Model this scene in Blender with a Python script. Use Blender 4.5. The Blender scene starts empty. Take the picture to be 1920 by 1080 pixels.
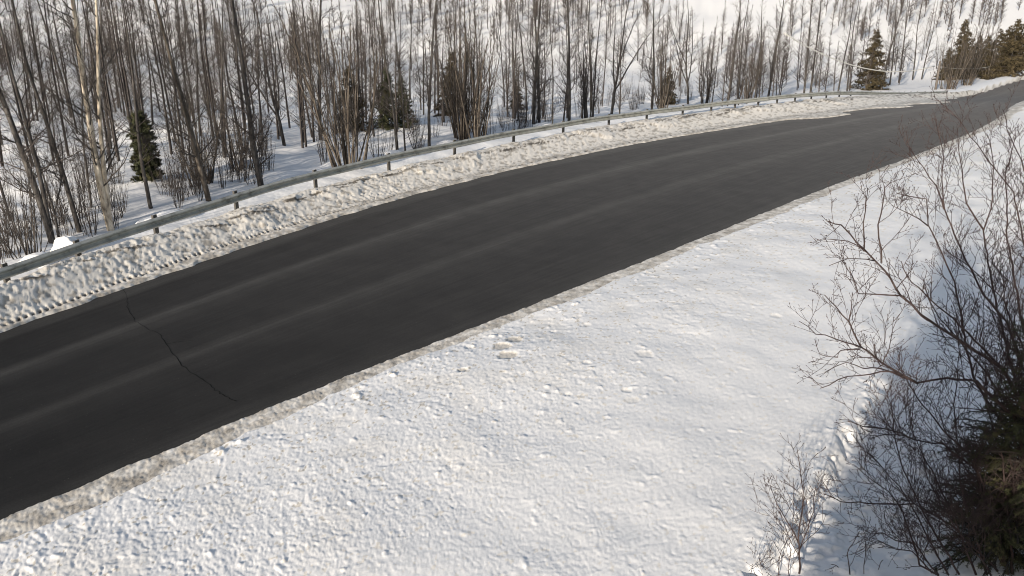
import bpy, math, random
import numpy as np
from mathutils import Vector, Matrix

R = math.radians
rnd = random.Random(7)
scene = bpy.context.scene

# ------------------------------------------------------------------ camera
CAM_H = 6.5
PITCH = 19.0
FOC = 1500.0                       # focal length in pixels of a 1920 wide frame
cam = bpy.data.cameras.new('camera')
cam.sensor_width = 36.0
cam.lens = FOC / 1920 * 36.0
cam.clip_start = 0.1
cam.clip_end = 4000
cam_ob = bpy.data.objects.new('camera', cam)
cam_ob.location = (0, 0, CAM_H)
cam_ob.rotation_euler = (R(90 - PITCH), 0, 0)
scene.collection.objects.link(cam_ob)
scene.camera = cam_ob

# ------------------------------------------------------------------ light
SUN_EL = 15.0
SUN_HEAD = 29.0                    # shadows run this many degrees to the right of straight ahead
world = bpy.data.worlds.new('World')
scene.world = world
world.use_nodes = True
wn = world.node_tree.nodes
wl = world.node_tree.links
wn.clear()
sky = wn.new('ShaderNodeTexSky')
sky.sky_type = 'NISHITA'
sky.sun_disc = False
sky.sun_elevation = R(SUN_EL)
sky.sun_rotation = R(180 + SUN_HEAD)
sky.air_density = 1.0
sky.dust_density = 1.5
sky.ozone_density = 1.0
bg = wn.new('ShaderNodeBackground')
bg.inputs['Strength'].default_value = 0.12
wo = wn.new('ShaderNodeOutputWorld')
hs = wn.new('ShaderNodeHueSaturation')        # thin high cloud: a paler sky than clear blue
hs.inputs['Saturation'].default_value = 0.72
wl.new(sky.outputs[0], hs.inputs['Color'])
wl.new(hs.outputs[0], bg.inputs[0])
wl.new(bg.outputs[0], wo.inputs[0])

sl = bpy.data.lights.new('sun', 'SUN')
sl.energy = 5.0
sl.angle = R(0.6)
sl.color = (1.0, 0.89, 0.74)
sun = bpy.data.objects.new('sun', sl)
ce, se = math.cos(R(SUN_EL)), math.sin(R(SUN_EL))
LD = Vector((math.sin(R(SUN_HEAD)) * ce, math.cos(R(SUN_HEAD)) * ce, -se))
sun.rotation_euler = LD.to_track_quat('-Z', 'Y').to_euler()
sun.location = (-30, -50, 40)
scene.collection.objects.link(sun)

scene.view_settings.view_transform = 'Standard'
scene.view_settings.look = 'None'
scene.view_settings.exposure = 0.42
scene.view_settings.gamma = 1.0
scene.view_settings.use_curve_mapping = False
scene.cycles.filter_width = 1.0

# ------------------------------------------------------------------ small helpers
coll = scene.collection
def tag(o, label=None, cat=None, group=None, kind=None):
    if label: o['label'] = label
    if cat: o['category'] = cat
    if group: o['group'] = group
    if kind: o['kind'] = kind
    return o
def empty(name, loc, rz=0.0):
    o = bpy.data.objects.new(name, None)
    o.empty_display_size = 0.3
    o.location = loc
    o.rotation_euler = (0, 0, rz)
    coll.objects.link(o)
    return o
class MB:
    """collects geometry; build() links it as one mesh object"""
    def __init__(s): s.v = []; s.f = []
    def tube(s, pts, rad, k=5, cap=True):
        n0 = len(s.v)
        n = len(pts)
        prev = None
        for i in range(n):
            p = pts[i]
            d = (pts[min(i + 1, n - 1)] - pts[max(i - 1, 0)])
            if d.length < 1e-9: d = Vector((0, 0, 1))
            d.normalize()
            if prev is None:
                x = d.orthogonal().normalized()
            else:
                x = prev - d * prev.dot(d)
                x = x.normalized() if x.length > 1e-6 else d.orthogonal().normalized()
            prev = x
            y = d.cross(x)
            for j in range(k):
                a = 2 * math.pi * j / k
                q = p + (x * math.cos(a) + y * math.sin(a)) * rad[i]
                s.v.append((q.x, q.y, q.z))
        for i in range(n - 1):
            for j in range(k):
                a = n0 + i * k + j; b = n0 + i * k + (j + 1) % k
                s.f.append((a, b, b + k, a + k))
        if cap:
            s.f.append(tuple(n0 + (n - 1) * k + j for j in range(k)))
            s.f.append(tuple(n0 + k - 1 - j for j in range(k)))
    def box(s, c, sx, sy, sz, rz=0.0):
        n0 = len(s.v)
        ca, sa = math.cos(rz), math.sin(rz)
        for dz in (-1, 1):
            for dx, dy in ((-1, -1), (1, -1), (1, 1), (-1, 1)):
                x, y = dx * sx / 2, dy * sy / 2
                s.v.append((c[0] + x * ca - y * sa, c[1] + x * sa + y * ca, c[2] + dz * sz / 2))
        for q in ((3, 2, 1, 0), (4, 5, 6, 7), (0, 1, 5, 4), (1, 2, 6, 5), (2, 3, 7, 6), (3, 0, 4, 7)):
            s.f.append(tuple(n0 + i for i in q))
    def mesh(s, name, m, smooth=True):
        me = bpy.data.meshes.new(name)
        me.from_pydata(s.v, [], s.f)
        me.materials.append(m)
        if smooth: me.polygons.foreach_set('use_smooth', [True] * len(me.polygons))
        me.update()
        return me
    def build(s, name, m, parent=None, smooth=True):
        return link(name, s.mesh(name, m, smooth), parent)
def link(name, me, parent=None, loc=None):
    o = bpy.data.objects.new(name, me)
    coll.objects.link(o)
    if parent: o.parent = parent
    if loc is not None: o.location = loc
    return o

# ------------------------------------------------------------------ noise
def _hash(ix, iy, seed):
    h = (ix.astype(np.int64) * 374761393 + iy.astype(np.int64) * 668265263 + seed * 974634777) & 0xffffffff
    h = ((h ^ (h >> 13)) * 1274126177) & 0xffffffff
    h = ((h ^ (h >> 16)) * 2246822519) & 0xffffffff
    h = h ^ (h >> 15)
    return (h & 0xffffff) / float(0xffffff)
def vn(x, y, seed=0):
    ix = np.floor(x); iy = np.floor(y)
    fx = x - ix; fy = y - iy
    fx = fx * fx * fx * (fx * (fx * 6 - 15) + 10); fy = fy * fy * fy * (fy * (fy * 6 - 15) + 10)
    a = _hash(ix, iy, seed); b = _hash(ix + 1, iy, seed)
    c = _hash(ix, iy + 1, seed); d = _hash(ix + 1, iy + 1, seed)
    return ((a + (b - a) * fx) * (1 - fy) + (c + (d - c) * fx) * fy) * 2 - 1
def fbm(x, y, o=3, seed=0):
    s = 0; amp = 1; t = 0
    for i in range(o):
        s = s + amp * vn(x, y, seed + i * 17); t += amp
        c, q = 0.8, 0.6
        x, y = (c * x - q * y) * 2.03 + 11.3, (q * x + c * y) * 2.03 + 5.7
        amp *= 0.5
    return s / t
def ss(x, a, b):
    t = np.clip((x - a) / (b - a), 0, 1)
    return t * t * (3 - 2 * t)

# ------------------------------------------------------------------ survey of the place
# road frame: a runs along the road (40 degrees right of straight ahead), b to its left
UA = (math.sin(R(40)), math.cos(R(40)))
UB = (-math.cos(R(40)), math.sin(R(40)))
def zroad(y):
    return -2.4 * ss(np.asarray(y, float), 56, 98) - 0.5 * ss(np.asarray(y, float), 98, 150)
def ray(px, py):
    u = (px - 960) / FOC; v = -(py - 540) / FOC
    cp, sp = math.cos(R(PITCH)), math.sin(R(PITCH))
    return Vector((u, cp + v * sp, -sp + v * cp))
def at(px, py, fwd):
    return Vector((0, 0, CAM_H)) + ray(px, py) * fwd
def onroad(px, py, dz=0.0):
    d = ray(px, py)
    z = dz
    for _ in range(40):
        t = (CAM_H - z) / max(-d.z, 1e-4)
        z = 0.6 * z + 0.4 * (float(zroad(d.y * t)) + dz)
    return d.x * t, d.y * t, z
def ab(x, y):
    return x * UA[0] + y * UA[1], x * UB[0] + y * UB[1]
def xy(a, b):
    return a * UA[0] + b * UB[0], a * UA[1] + b * UB[1]
def curve(pts, dz=0.0):
    q = np.array([ab(*onroad(px, py, dz)[:2]) for px, py in pts])
    # extend at both ends
    d0 = (q[1] - q[0]) / np.linalg.norm(q[1] - q[0]); d1 = (q[-1] - q[-3]) / np.linalg.norm(q[-1] - q[-3])
    q = np.vstack([q[0] - d0 * 60, q[0] - d0 * 6, q, q[-1] + d1 * 60, q[-1] + d1 * 400])
    aa = np.arange(-60, 500, 0.5)
    bb = np.interp(aa, q[:, 0], q[:, 1])
    for _ in range(3):
        k = np.ones(9) / 9
        bb = np.convolve(np.pad(bb, 4, mode='edge'), k, mode='valid')
    return lambda a: np.interp(a, aa, bb)
POSTPX = [(25,530),(155,484),(305,440),(450,393),(598,352),(735,318),(858,290),(967,267),(1062,250),(1143,235),(1219,225),(1283,215),(1336,208),(1383,203),(1427,198),(1462,194),(1496,190.5),(1526,187.5),(1555,185),(1578,183),(1600,181.5),(1619,180.3),(1637,179.4),(1654,178.7),(1668,178.2),(1681,178),(1694,178),(1706,177.8),(1718,177.5),(1728,177.1),(1737,176.7),(1746,176.2),(1755,175.6),(1769,174.6)]
c_far = curve([(0,625),(240,540),(480,458),(720,380),(960,318),(1200,268),(1440,230),(1550,214),(1650,203),(1730,195),(1800,182),(1860,165),(1920,148)])
c_near = curve([(0,968),(240,868),(480,768),(720,673),(960,583),(1120,520),(1400,410),(1560,345),(1700,296),(1830,243),(1880,215),(1920,192)])
c_rail = curve(POSTPX[:26] + [(1850,163),(1920,140)], 0.4)
c_track = curve([(0,606),(178,541),(385,466),(525,424),(675,379),(775,355),(900,322),(1050,290),(1200,260),(1350,236),(1440,221),(1550,207)], 0.1)
c_ledge = curve([(1400,1062),(1480,960),(1560,850),(1610,775),(1640,700),(1680,600),(1720,500),(1790,360)], 0.1)
POSTS = [onroad(px, py, 0.4) for px, py in POSTPX]
POSTAB = [ab(p[0], p[1]) for p in POSTS]

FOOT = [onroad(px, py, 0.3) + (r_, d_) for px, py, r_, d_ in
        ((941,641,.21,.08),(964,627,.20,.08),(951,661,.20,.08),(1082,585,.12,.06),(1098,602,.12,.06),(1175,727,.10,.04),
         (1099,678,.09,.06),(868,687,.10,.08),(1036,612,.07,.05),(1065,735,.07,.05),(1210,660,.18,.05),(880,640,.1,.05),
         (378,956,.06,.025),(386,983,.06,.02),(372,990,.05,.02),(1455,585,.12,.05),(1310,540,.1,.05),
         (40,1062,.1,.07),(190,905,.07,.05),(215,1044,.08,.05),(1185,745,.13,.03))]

TONGUE = [(ab(*onroad(p0, q0)[:2])[0], ab(*onroad(p1, q1)[:2])[0], w) for p0, q0, p1, q1, w in ((1468,226,1572,210,1.1), (1640,204,1705,198,1.0), (1712,197,1768,190,1.3))]
def height(x, y):
    """height of the snow and the two surface attributes dirt and rough; x, y are arrays"""
    x = np.asarray(x, float); y = np.asarray(y, float)
    a, b = ab(x, y)
    zr = zroad(y)
    wob = fbm(x * 1.7, y * 1.7, 3, 5) * 0.16 + fbm(x * 9, y * 9, 2, 6) * 0.035
    dn = c_near(a) - b
    df = b - c_far(a)
    dr = b - c_rail(a)
    dt = b - c_track(a)
    dl = c_ledge(a) - b
    r = np.hypot(x, y)
    fine = 1 - ss(r, 60, 110)
    # rough crust, one or two finger widths across
    w1 = fbm(x * 3, y * 3, 2, 41)
    g1 = fbm(x * 11 + w1 * 1.2, y * 11 + w1 * 1.2, 2, 1)
    g4 = fbm(x * 19 + w1 * 1.5, y * 19 + w1 * 1.5, 2, 7); g5 = fbm(x * 38 + w1, y * 38, 2, 8)
    g2 = fbm(x * 26 + w1, y * 26, 2, 2)
    g3 = 1 - np.abs(fbm(x * 7, y * 7 + w1, 2, 3)) * 2
    big = fbm(x * .5, y * .5, 3, 4)
    H = zr - 0.10
    dirt_shade = np.zeros_like(x)
    # ---------- camera side of the road
    n = dn + wob * 0.35
    stepw = 0.72 + 0.24 * fbm(a * .55, a * 0 + 3, 4, 12)
    strip = ss(n, 0.0, 0.10) * 0.11 + (g1 * 0.009 + g2 * 0.009 + g5 * .004) * ss(n, 0, .1) * (1 - ss(n, stepw, stepw + .3))
    bank = ss(n, stepw, stepw + 0.12) * 0.15 - 0.05 * np.exp(-((n - stepw + .04) / .06) ** 2) + ss(dn, 0.8, 3.0) * 0.10 - ss(dn, 3.0, 9.0) * 0.12
    patch = 0.6 + 0.5 * fbm(x * .35 + 4, y * .35, 2, 9)
    smoothz = 1 - 0.45 * ss(fbm(x * .13 + 2.2, y * .13, 2, 91) + 1.1 * (ss(-dl, 5.5, 1.0) if False else (1 - ss(-dl, 1.0, 5.0))), 0.2, 1.0)
    crackle = np.clip(0.16 - np.abs(fbm(x * 1.6 + w1 * .4, y * 1.6, 3, 92)), 0, 1) * (fbm(x * .6, y * .6, 2, 93) > .12)
    pits = np.clip(fbm(x * 6.5, y * 6.5, 2, 94) - .52, 0, 1) * (0.4 + patch)
    pits2 = np.clip(fbm(x * 9, y * 9, 2, 95) - .50, 0, 1) * patch
    plate = (g1 * 0.0010 + g4 * 0.0056 + g5 * 0.0046) * (0.45 + patch * 0.95 + .25 * ss(-a, -16, -4)) * smoothz + big * 0.05 - crackle * .05 * smoothz + pits * .05 * smoothz - .035 * pits2 * smoothz
    lumps = np.clip(fbm(x * 4.1, y * 4.1, 4, 23) - .36, 0, 1) * 0.12 * ss(-dn, -2.4, -0.6)
    nearH = strip + bank + (plate + lumps) * ss(n, stepw, stepw + .3)
    # ledge down to the untouched snow beside the bushes
    lw = dl + 0.28 * fbm(x * 2.2, y * 2.2, 3, 14)
    keep = 1 - ss(a, 13.5, 17)
    low = ss(lw, 0.0, 0.30 + 2.2 * (1 - keep))
    soft = (big * 0.08 + fbm(x * 2.4, y * 2.4, 3, 15) * 0.035 + g1 * 0.005 * (1 - .5 * low))
    crumb = np.clip(fbm(x * 7.5, y * 7.5, 3, 16) - 0.12, 0, .5) * 0.12 * np.exp(-((lw - 0.35) / 0.55) ** 2)
    crumb2 = np.clip(fbm(x * 3.2, y * 6.0, 3, 18) - 0.22, 0, .22) * 0.22 * ss(lw, .2, .5) * (1 - ss(lw, 1.2, 2.6))
    nearH = nearH * (1 - low) + low * (0.14 + soft + (1 - keep) * 0.10) - low * keep * 0.10 + (crumb * .55 + crumb2 * .8) * keep
    nearH = nearH + ss(dl, 2.0, 9.0) * 0.5
    H = np.where(dn > -0.3, zr - 0.10 + nearH + 0.0, H)
    dirt_shade = np.where(dn > -0.2, (1 - ss(n, stepw - .12, stepw + .16)) * (0.31 + 0.34 * fbm(x * 6, y * 6, 3, 21) + .22 * np.clip(g5, 0, 1)), dirt_shade)
    dirt_shade = np.where(dn > 0.5, np.maximum(dirt_shade, 0.05 * ss(fbm(x * 1.3, y * 1.3, 3, 22), 0.0, .6) * (1 - ss(dn, 1, 8))), dirt_shade)
    dark = ss(fbm(x * 14, y * 14, 2, 97), .52, .62) * (.25 + .75 * (1 - ss(dn, 1, 6))) * (dn > .5) * (1 - low)
    dirt_shade = np.maximum(dirt_shade, dark * .4)
    # ---------- far side of the road
    m = df + wob * 0.5 + ss(a, 56, 62) * (1 - ss(a, 96, 110)) * (0.75 * np.clip(fbm(a * .16, a * 0, 2, 61), -.2, 1)  + .12 * vn(a * .9, a * 0, 62))
    for t0, t1, tw in TONGUE:
        m = m + tw * ss(a, t0, t0 + .5 * (t1 - t0)) * (1 - ss(a, t1 - .12 * (t1 - t0), t1)) * (df < 0.5)
    prog = np.clip(df / np.maximum(df - dr - 0.3, 0.3), 0, 1)      # 0 at asphalt, 1 at crest before the rail
    st = fbm(a * 4.6 + b * 5.0, (b * 7.4 - a * 6.6) * .5, 4, 31)    # chunks sprayed aslant by the plough
    rise = ss(prog, 0.22, 0.95) * (0.43 + 0.09 * (1 - ss(a, 8, 16))) + ss(m, 0.0, 0.12) * 0.14
    ch = (g3 * 0.006 + st * 0.026 + g2 * 0.012 + g1 * 0.008 + g5 * .006) * (0.75 + 0.6 * vn(a * .7, b * 1.1, 32))
    ledges = (ss(vn(a * .55, a * 0, 33) * .3 + prog + fbm(x * 3, y * 3, 2, 34) * .10, 0.66, 0.70)) * 0.09 * (0.5 + 0.5 * vn(a * 0.8, a * 0, 35))
    farH = rise + ch * ss(prog, 0.08, 0.35) + (g1 * .016 + g2 * 0.012) * ss(m, 0, .15) + ledges
    hollow = np.zeros_like(x)
    for i, (pa, pb) in enumerate(POSTAB[:22]):
        q = ((a - pa + .12) / 0.38) ** 2 + ((b - pb + 0.05) / 0.26) ** 2
        hollow = np.maximum(hollow, np.exp(-q))
    behind = ss(dr, -0.28, 0.02)
    farH = farH * (1 - behind) + behind * (0.43 + 0.02 * (1 - ss(a, 8, 16)) + big * 0.05 + g1 * 0.010 + 0.07 * fbm(a * .6, b * .6, 2, 36) + 0.05 * np.exp(-((dr - 1.1) / .5) ** 2)) - hollow * 0.12
    slope = ss(dr, 1.5, 6.5) * 1.8
    far_rise = 0.03 * np.clip(dr - 40, 0, None) + 0.10 * np.clip(dr - 120, 0, None)
    H_far = 0.16 * np.clip(r - 165, 0, 400) * ss(y, 0, 60)
    und = fbm(x * .06, y * .06, 3, 37) * 0.9 * ss(dr, 4, 25) + fbm(x * .35, y * .35, 3, 38) * .22 * ss(dr, 1.5, 5)
    farH = farH - slope + und
    wide = 1 - 0.0 * a
    H = np.where(df > -1.9, zr - 0.10 + farH, H)
    H = H + np.where(dr > 0, far_rise, 0) + H_far
    db = (1 - ss(prog, 0.22, 0.40)) * (0.34 + 0.35 * fbm(x * 4, y * 4, 3, 39))
    db = np.maximum(db, (0.19 + 0.32 * ss(-st - g1 * .5, 0.10, 0.45)) * (1 - behind))
    crestd = np.exp(-((prog - 0.80 + 0.08 * vn(a * .5, a * 0, 44)) / 0.10) ** 2) * ss(fbm(a * 1.6, b * 9, 4, 45), 0.0, 0.22) * 0.9
    db = np.maximum(db, crestd * (1 - behind))
    dirt_shade = np.where(df > -1.9, db, dirt_shade)
    # ---------- row of tread notches pressed into the edge of the far bank
    cell = a / 0.165
    fr = cell - np.floor(cell)
    hsh = _hash(np.floor(cell), np.zeros_like(cell), 51)
    tooth = ss(fr, .10, .26) * (1 - ss(fr, .58, .74)) * (0.45 + .55 * hsh)
    gapm = ss(fbm(a * .25, a * 0, 2, 52), -.55, -.35)
    line = np.exp(-(((dt + 0.03 * vn(a * 1.2, a * 0, 53)) / 0.075) ** 4))
    tk = tooth * line * (1 - ss(a, 72, 82)) * gapm
    H = H - tk * 0.06
    dirt_shade = np.maximum(dirt_shade, np.clip(tk * 1.1, 0, 1))
    # ---------- foot holes
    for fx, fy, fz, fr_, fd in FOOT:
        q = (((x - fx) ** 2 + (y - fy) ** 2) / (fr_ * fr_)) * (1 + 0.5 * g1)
        dirt_shade = np.maximum(dirt_shade, (0.30 if fd > .07 else 0.06) * (1 - ss(q, 0.7, .95)))  # hollow floors painted grey for the shade inside them and packed snow
        H = H - fd * .25 * (1 - ss(q, 0.55, 1.0)) + fd * .04 * np.exp(-((np.sqrt(q) - 1.25) / .28) ** 2)
    inside = (dn < -0.02 + wob * .0) & (df < -0.02)
    H = np.where(inside & (dn < -0.25) & (df < -1.9), zr - 0.10, H)
    return H, np.clip(dirt_shade, 0, 1), dr
def hz(x, y):
    return float(height(np.array([x]), np.array([y]))[0][0])

# ------------------------------------------------------------------ materials
def new_mat(name, rough=0.8, spec=0.3):
    m = bpy.data.materials.new(name); m.use_nodes = True
    nt = m.node_tree; b = nt.nodes['Principled BSDF']
    b.inputs['Roughness'].default_value = rough
    b.inputs['Specular IOR Level'].default_value = spec
    return m, nt, b
def N(nt, t, **kw):
    n = nt.nodes.new(t)
    for k, v in kw.items():
        if k in n.inputs.keys(): n.inputs[k].default_value = v
        else: setattr(n, k, v)
    return n
def ramp(nt, fac, stops):
    r = nt.nodes.new('ShaderNodeValToRGB')
    e = r.color_ramp.elements
    e[0].position, e[0].color = stops[0][0], (*stops[0][1], 1)
    e[1].position, e[1].color = stops[-1][0], (*stops[-1][1], 1)
    for p, c in stops[1:-1]:
        q = e.new(p); q.color = (*c, 1)
    nt.links.new(fac, r.inputs[0])
    return r.outputs[0]
def mixc(nt, f, a, b, blend='MIX'):
    m = nt.nodes.new('ShaderNodeMix'); m.data_type = 'RGBA'; m.blend_type = blend
    for s, v in ((0, f), (6, a), (7, b)):
        if hasattr(v, 'links') or hasattr(v, 'is_linked'): nt.links.new(v, m.inputs[s])
        elif s == 0: m.inputs[s].default_value = v
        else: m.inputs[s].default_value = (*v, 1)
    return m.outputs[2]
def noise(nt, scale, detail=4, rough=.55, vec=None):
    n = nt.nodes.new('ShaderNodeTexNoise')
    n.inputs['Scale'].default_value = scale; n.inputs['Detail'].default_value = detail; n.inputs['Roughness'].default_value = rough
    if vec is not None: nt.links.new(vec, n.inputs['Vector'])
    return n.outputs['Fac']
def coord(nt):
    g = nt.nodes.new('ShaderNodeTexCoord'); return g.outputs['Object']
def bump(nt, b, h, dist, strength=1.0):
    n = nt.nodes.new('ShaderNodeBump'); n.inputs['Distance'].default_value = dist; n.inputs['Strength'].default_value = strength
    nt.links.new(h, n.inputs['Height']); nt.links.new(n.outputs[0], b.inputs['Normal'])

def snow_mat():
    m, nt, b = new_mat('snow', 0.62, 0.25)
    L = nt.links.new
    c = coord(nt)
    at_ = nt.nodes.new('ShaderNodeAttribute'); at_.attribute_name = 'dirt_shade'
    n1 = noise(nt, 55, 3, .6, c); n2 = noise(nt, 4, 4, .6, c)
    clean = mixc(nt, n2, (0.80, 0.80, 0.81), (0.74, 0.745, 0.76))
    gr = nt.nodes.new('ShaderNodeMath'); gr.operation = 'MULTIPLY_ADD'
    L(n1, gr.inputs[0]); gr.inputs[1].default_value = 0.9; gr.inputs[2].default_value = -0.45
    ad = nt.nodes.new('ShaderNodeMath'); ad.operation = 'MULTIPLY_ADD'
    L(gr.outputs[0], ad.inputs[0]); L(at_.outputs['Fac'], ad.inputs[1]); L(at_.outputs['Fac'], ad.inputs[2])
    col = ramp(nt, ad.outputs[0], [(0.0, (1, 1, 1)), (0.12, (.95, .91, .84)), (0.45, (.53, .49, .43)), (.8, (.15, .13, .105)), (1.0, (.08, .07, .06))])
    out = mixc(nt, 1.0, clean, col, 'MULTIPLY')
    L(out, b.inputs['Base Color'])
    n3 = noise(nt, 58, 4, .7, c)
    bump(nt, b, n3, 0.004, .7)
    return m
def asphalt_mat():
    m, nt, b = new_mat('asphalt', 0.55, 0.12)
    L = nt.links.new
    uv = nt.nodes.new('ShaderNodeUVMap'); uv.uv_map = 'road'
    sp = nt.nodes.new('ShaderNodeSeparateXYZ'); L(uv.outputs[0], sp.inputs[0])   # x: metres along, y: 0 near edge .. 1 far edge
    mp = nt.nodes.new('ShaderNodeMapping'); L(uv.outputs[0], mp.inputs[0]); mp.inputs['Scale'].default_value = (.06, 5, 1)
    streak = noise(nt, 2.2, 5, .6, mp.outputs[0])
    mp2 = nt.nodes.new('ShaderNodeMapping'); L(uv.outputs[0], mp2.inputs[0]); mp2.inputs['Scale'].default_value = (.10, 42, 1)
    thin = noise(nt, 2.0, 4, .65, mp2.outputs[0])
    wv = nt.nodes.new('ShaderNodeMath'); wv.operation = 'MULTIPLY_ADD'
    L(streak, wv.inputs[0]); wv.inputs[1].default_value = 0.05; L(sp.outputs['Y'], wv.inputs[2])
    k = .025
    band = ramp(nt, wv.outputs[0], [(0.0 + k, (.45,)*3), (0.05 + k, (.16,)*3), (0.25 + k, (.05,)*3), (0.36 + k, (.25,)*3), (0.40 + k, (.60,)*3), (0.44 + k, (.12,)*3),
                                    (0.62 + k, (.10,)*3), (0.685 + k, (.40,)*3), (0.715 + k, (.80,)*3), (0.755 + k, (.10,)*3), (0.93 + k, (.05,)*3), (.975, (.5,)*3)])
    # paler with distance: grazing sky glare painted into the colour, over dry wear
    dry_glare = nt.nodes.new('ShaderNodeMapRange'); L(sp.outputs['X'], dry_glare.inputs[0]); dry_glare.inputs[1].default_value = 2; dry_glare.inputs[2].default_value = 75
    c = coord(nt)
    fineg = noise(nt, 160, 3, .7, c); mott = noise(nt, 1.1, 5, .6, c)
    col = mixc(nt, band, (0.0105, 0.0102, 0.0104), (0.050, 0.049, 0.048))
    col = mixc(nt, dry_glare.outputs[0], col, mixc(nt, band, (0.150, 0.138, 0.128), (0.215, 0.208, 0.195)))
    col = mixc(nt, 0.35, col, ramp(nt, mott, [(.3, (.6,)*3), (.7, (1.3,)*3)]), 'MULTIPLY')
    col = mixc(nt, 0.5, col, ramp(nt, fineg, [(.3, (.65,)*3), (.68, (1.35,)*3)]), 'MULTIPLY')
    patchn = nt.nodes.new('ShaderNodeMath'); patchn.operation = 'MULTIPLY_ADD'; L(streak, patchn.inputs[0]); patchn.inputs[1].default_value = 14; L(sp.outputs['X'], patchn.inputs[2])
    pf = nt.nodes.new('ShaderNodeMapRange'); L(patchn.outputs[0], pf.inputs[0]); pf.inputs[1].default_value = 80; pf.inputs[2].default_value = 84; pf.inputs[4].default_value = .22
    col = mixc(nt, pf.outputs[0], col, (0.062, 0.058, 0.054))
    grain = noise(nt, 45, 2, .6, c)
    col = mixc(nt, 0.5, col, ramp(nt, grain, [(.35, (.75,)*3), (.65, (1.25,)*3)]), 'MULTIPLY')
    col = mixc(nt, 0.8, col, ramp(nt, thin, [(.3, (.82,)*3), (.7, (1.22,)*3)]), 'MULTIPLY')
    # sparse pale grit
    vo = nt.nodes.new('ShaderNodeTexVoronoi'); vo.inputs['Scale'].default_value = 7; L(c, vo.inputs['Vector'])
    dot = nt.nodes.new('ShaderNodeMath'); dot.operation = 'LESS_THAN'; L(vo.outputs['Distance'], dot.inputs[0]); dot.inputs[1].default_value = 0.045
    dm = nt.nodes.new('ShaderNodeMath'); dm.operation = 'MULTIPLY'; L(dot.outputs[0], dm.inputs[0]); dm.inputs[1].default_value = .22
    col = mixc(nt, dm.outputs[0], col, (.35, .33, .30))
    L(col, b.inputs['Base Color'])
    rr = nt.nodes.new('ShaderNodeMapRange'); L(band, rr.inputs[0]); rr.inputs[3].default_value = 0.72; rr.inputs[4].default_value = 0.85
    L(rr.outputs[0], b.inputs['Roughness'])
    bump(nt, b, fineg, 0.004, .6)
    return m
def bark_mat(name, c1, c2, c3, scale=6):
    m, nt, b = new_mat(name, 0.85, 0.2)
    c = coord(nt)
    mp = nt.nodes.new('ShaderNodeMapping'); nt.links.new(c, mp.inputs[0]); mp.inputs['Scale'].default_value = (1, 1, .35)
    n = noise(nt, scale, 5, .65, mp.outputs[0])
    col = ramp(nt, n, [(.32, c1), (.5, c2), (.68, c3)])
    nt.links.new(col, b.inputs['Base Color'])
    bump(nt, b, n, .02, .8)
    return m
M = {}
M['snow'] = snow_mat()
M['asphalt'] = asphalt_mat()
M['bark_dark'] = bark_mat('bark_dark', (.021, .019, .019), (.046, .042, .040), (.10, .094, .088))
M['bark_brown'] = bark_mat('bark_brown', (.034, .028, .024), (.074, .062, .051), (.15, .13, .11))
M['bark_birch'] = bark_mat('bark_birch', (.07, .055, .045), (.40, .35, .28), (.66, .60, .50), 4)
M['twig'] = bark_mat('twig', (.026, .022, .021), (.048, .041, .038), (.082, .072, .067), 9)
M['twig_brown'] = bark_mat('twig_brown', (.028, .025, .024), (.052, .046, .042), (.088, .078, .071), 9)
M['twig_near'] = bark_mat('twig_near', (.026, .017, .017), (.048, .033, .032), (.085, .064, .060), 12)
def needle_mat(name, c1, c2, c3):
    m, nt, b = new_mat(name, 0.75, 0.2)
    n = noise(nt, 3.0, 4, .6, coord(nt))
    nt.links.new(ramp(nt, n, [(.3, c1), (.5, c2), (.72, c3)]), b.inputs['Base Color'])
    return m
M['needles'] = needle_mat('needles', (.018, .024, .012), (.040, .045, .022), (.085, .075, .038))
M['needles_brown'] = needle_mat('needles_brown', (.022, .019, .011), (.050, .040, .022), (.09, .07, .04))
def steel_mat():
    m, nt, b = new_mat('galvanised_steel', 0.55, 0.5)
    b.inputs['Metallic'].default_value = 0.35
    n = noise(nt, 3.0, 5, .65, coord(nt))
    nt.links.new(ramp(nt, n, [(.34, (.20, .20, .18)), (.46, (.34, .345, .315)), (.66, (.44, .44, .41))]), b.inputs['Base Color'])
    bump(nt, b, n, .004, .4)
    return m
M['steel'] = steel_mat()
def plain(name, c, rough=.8, spec=.3):
    m, nt, b = new_mat(name, rough, spec)
    n = noise(nt, 8, 4, .6, coord(nt))
    nt.links.new(ramp(nt, n, [(.3, tuple(v * .75 for v in c)), (.7, tuple(v * 1.2 for v in c))]), b.inputs['Base Color'])
    return m
M['post'] = plain('weathered_steel', (.075, .07, .064), .7, .3)
M['crack'] = plain('bitumen_crack', (.008, .008, .008), .95, .1)
M['pole'] = plain('grey_wood', (.12, .105, .095), .9, .2)
M['cable'] = plain('frosted_cable', (.55, .54, .50), .7, .3)

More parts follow.
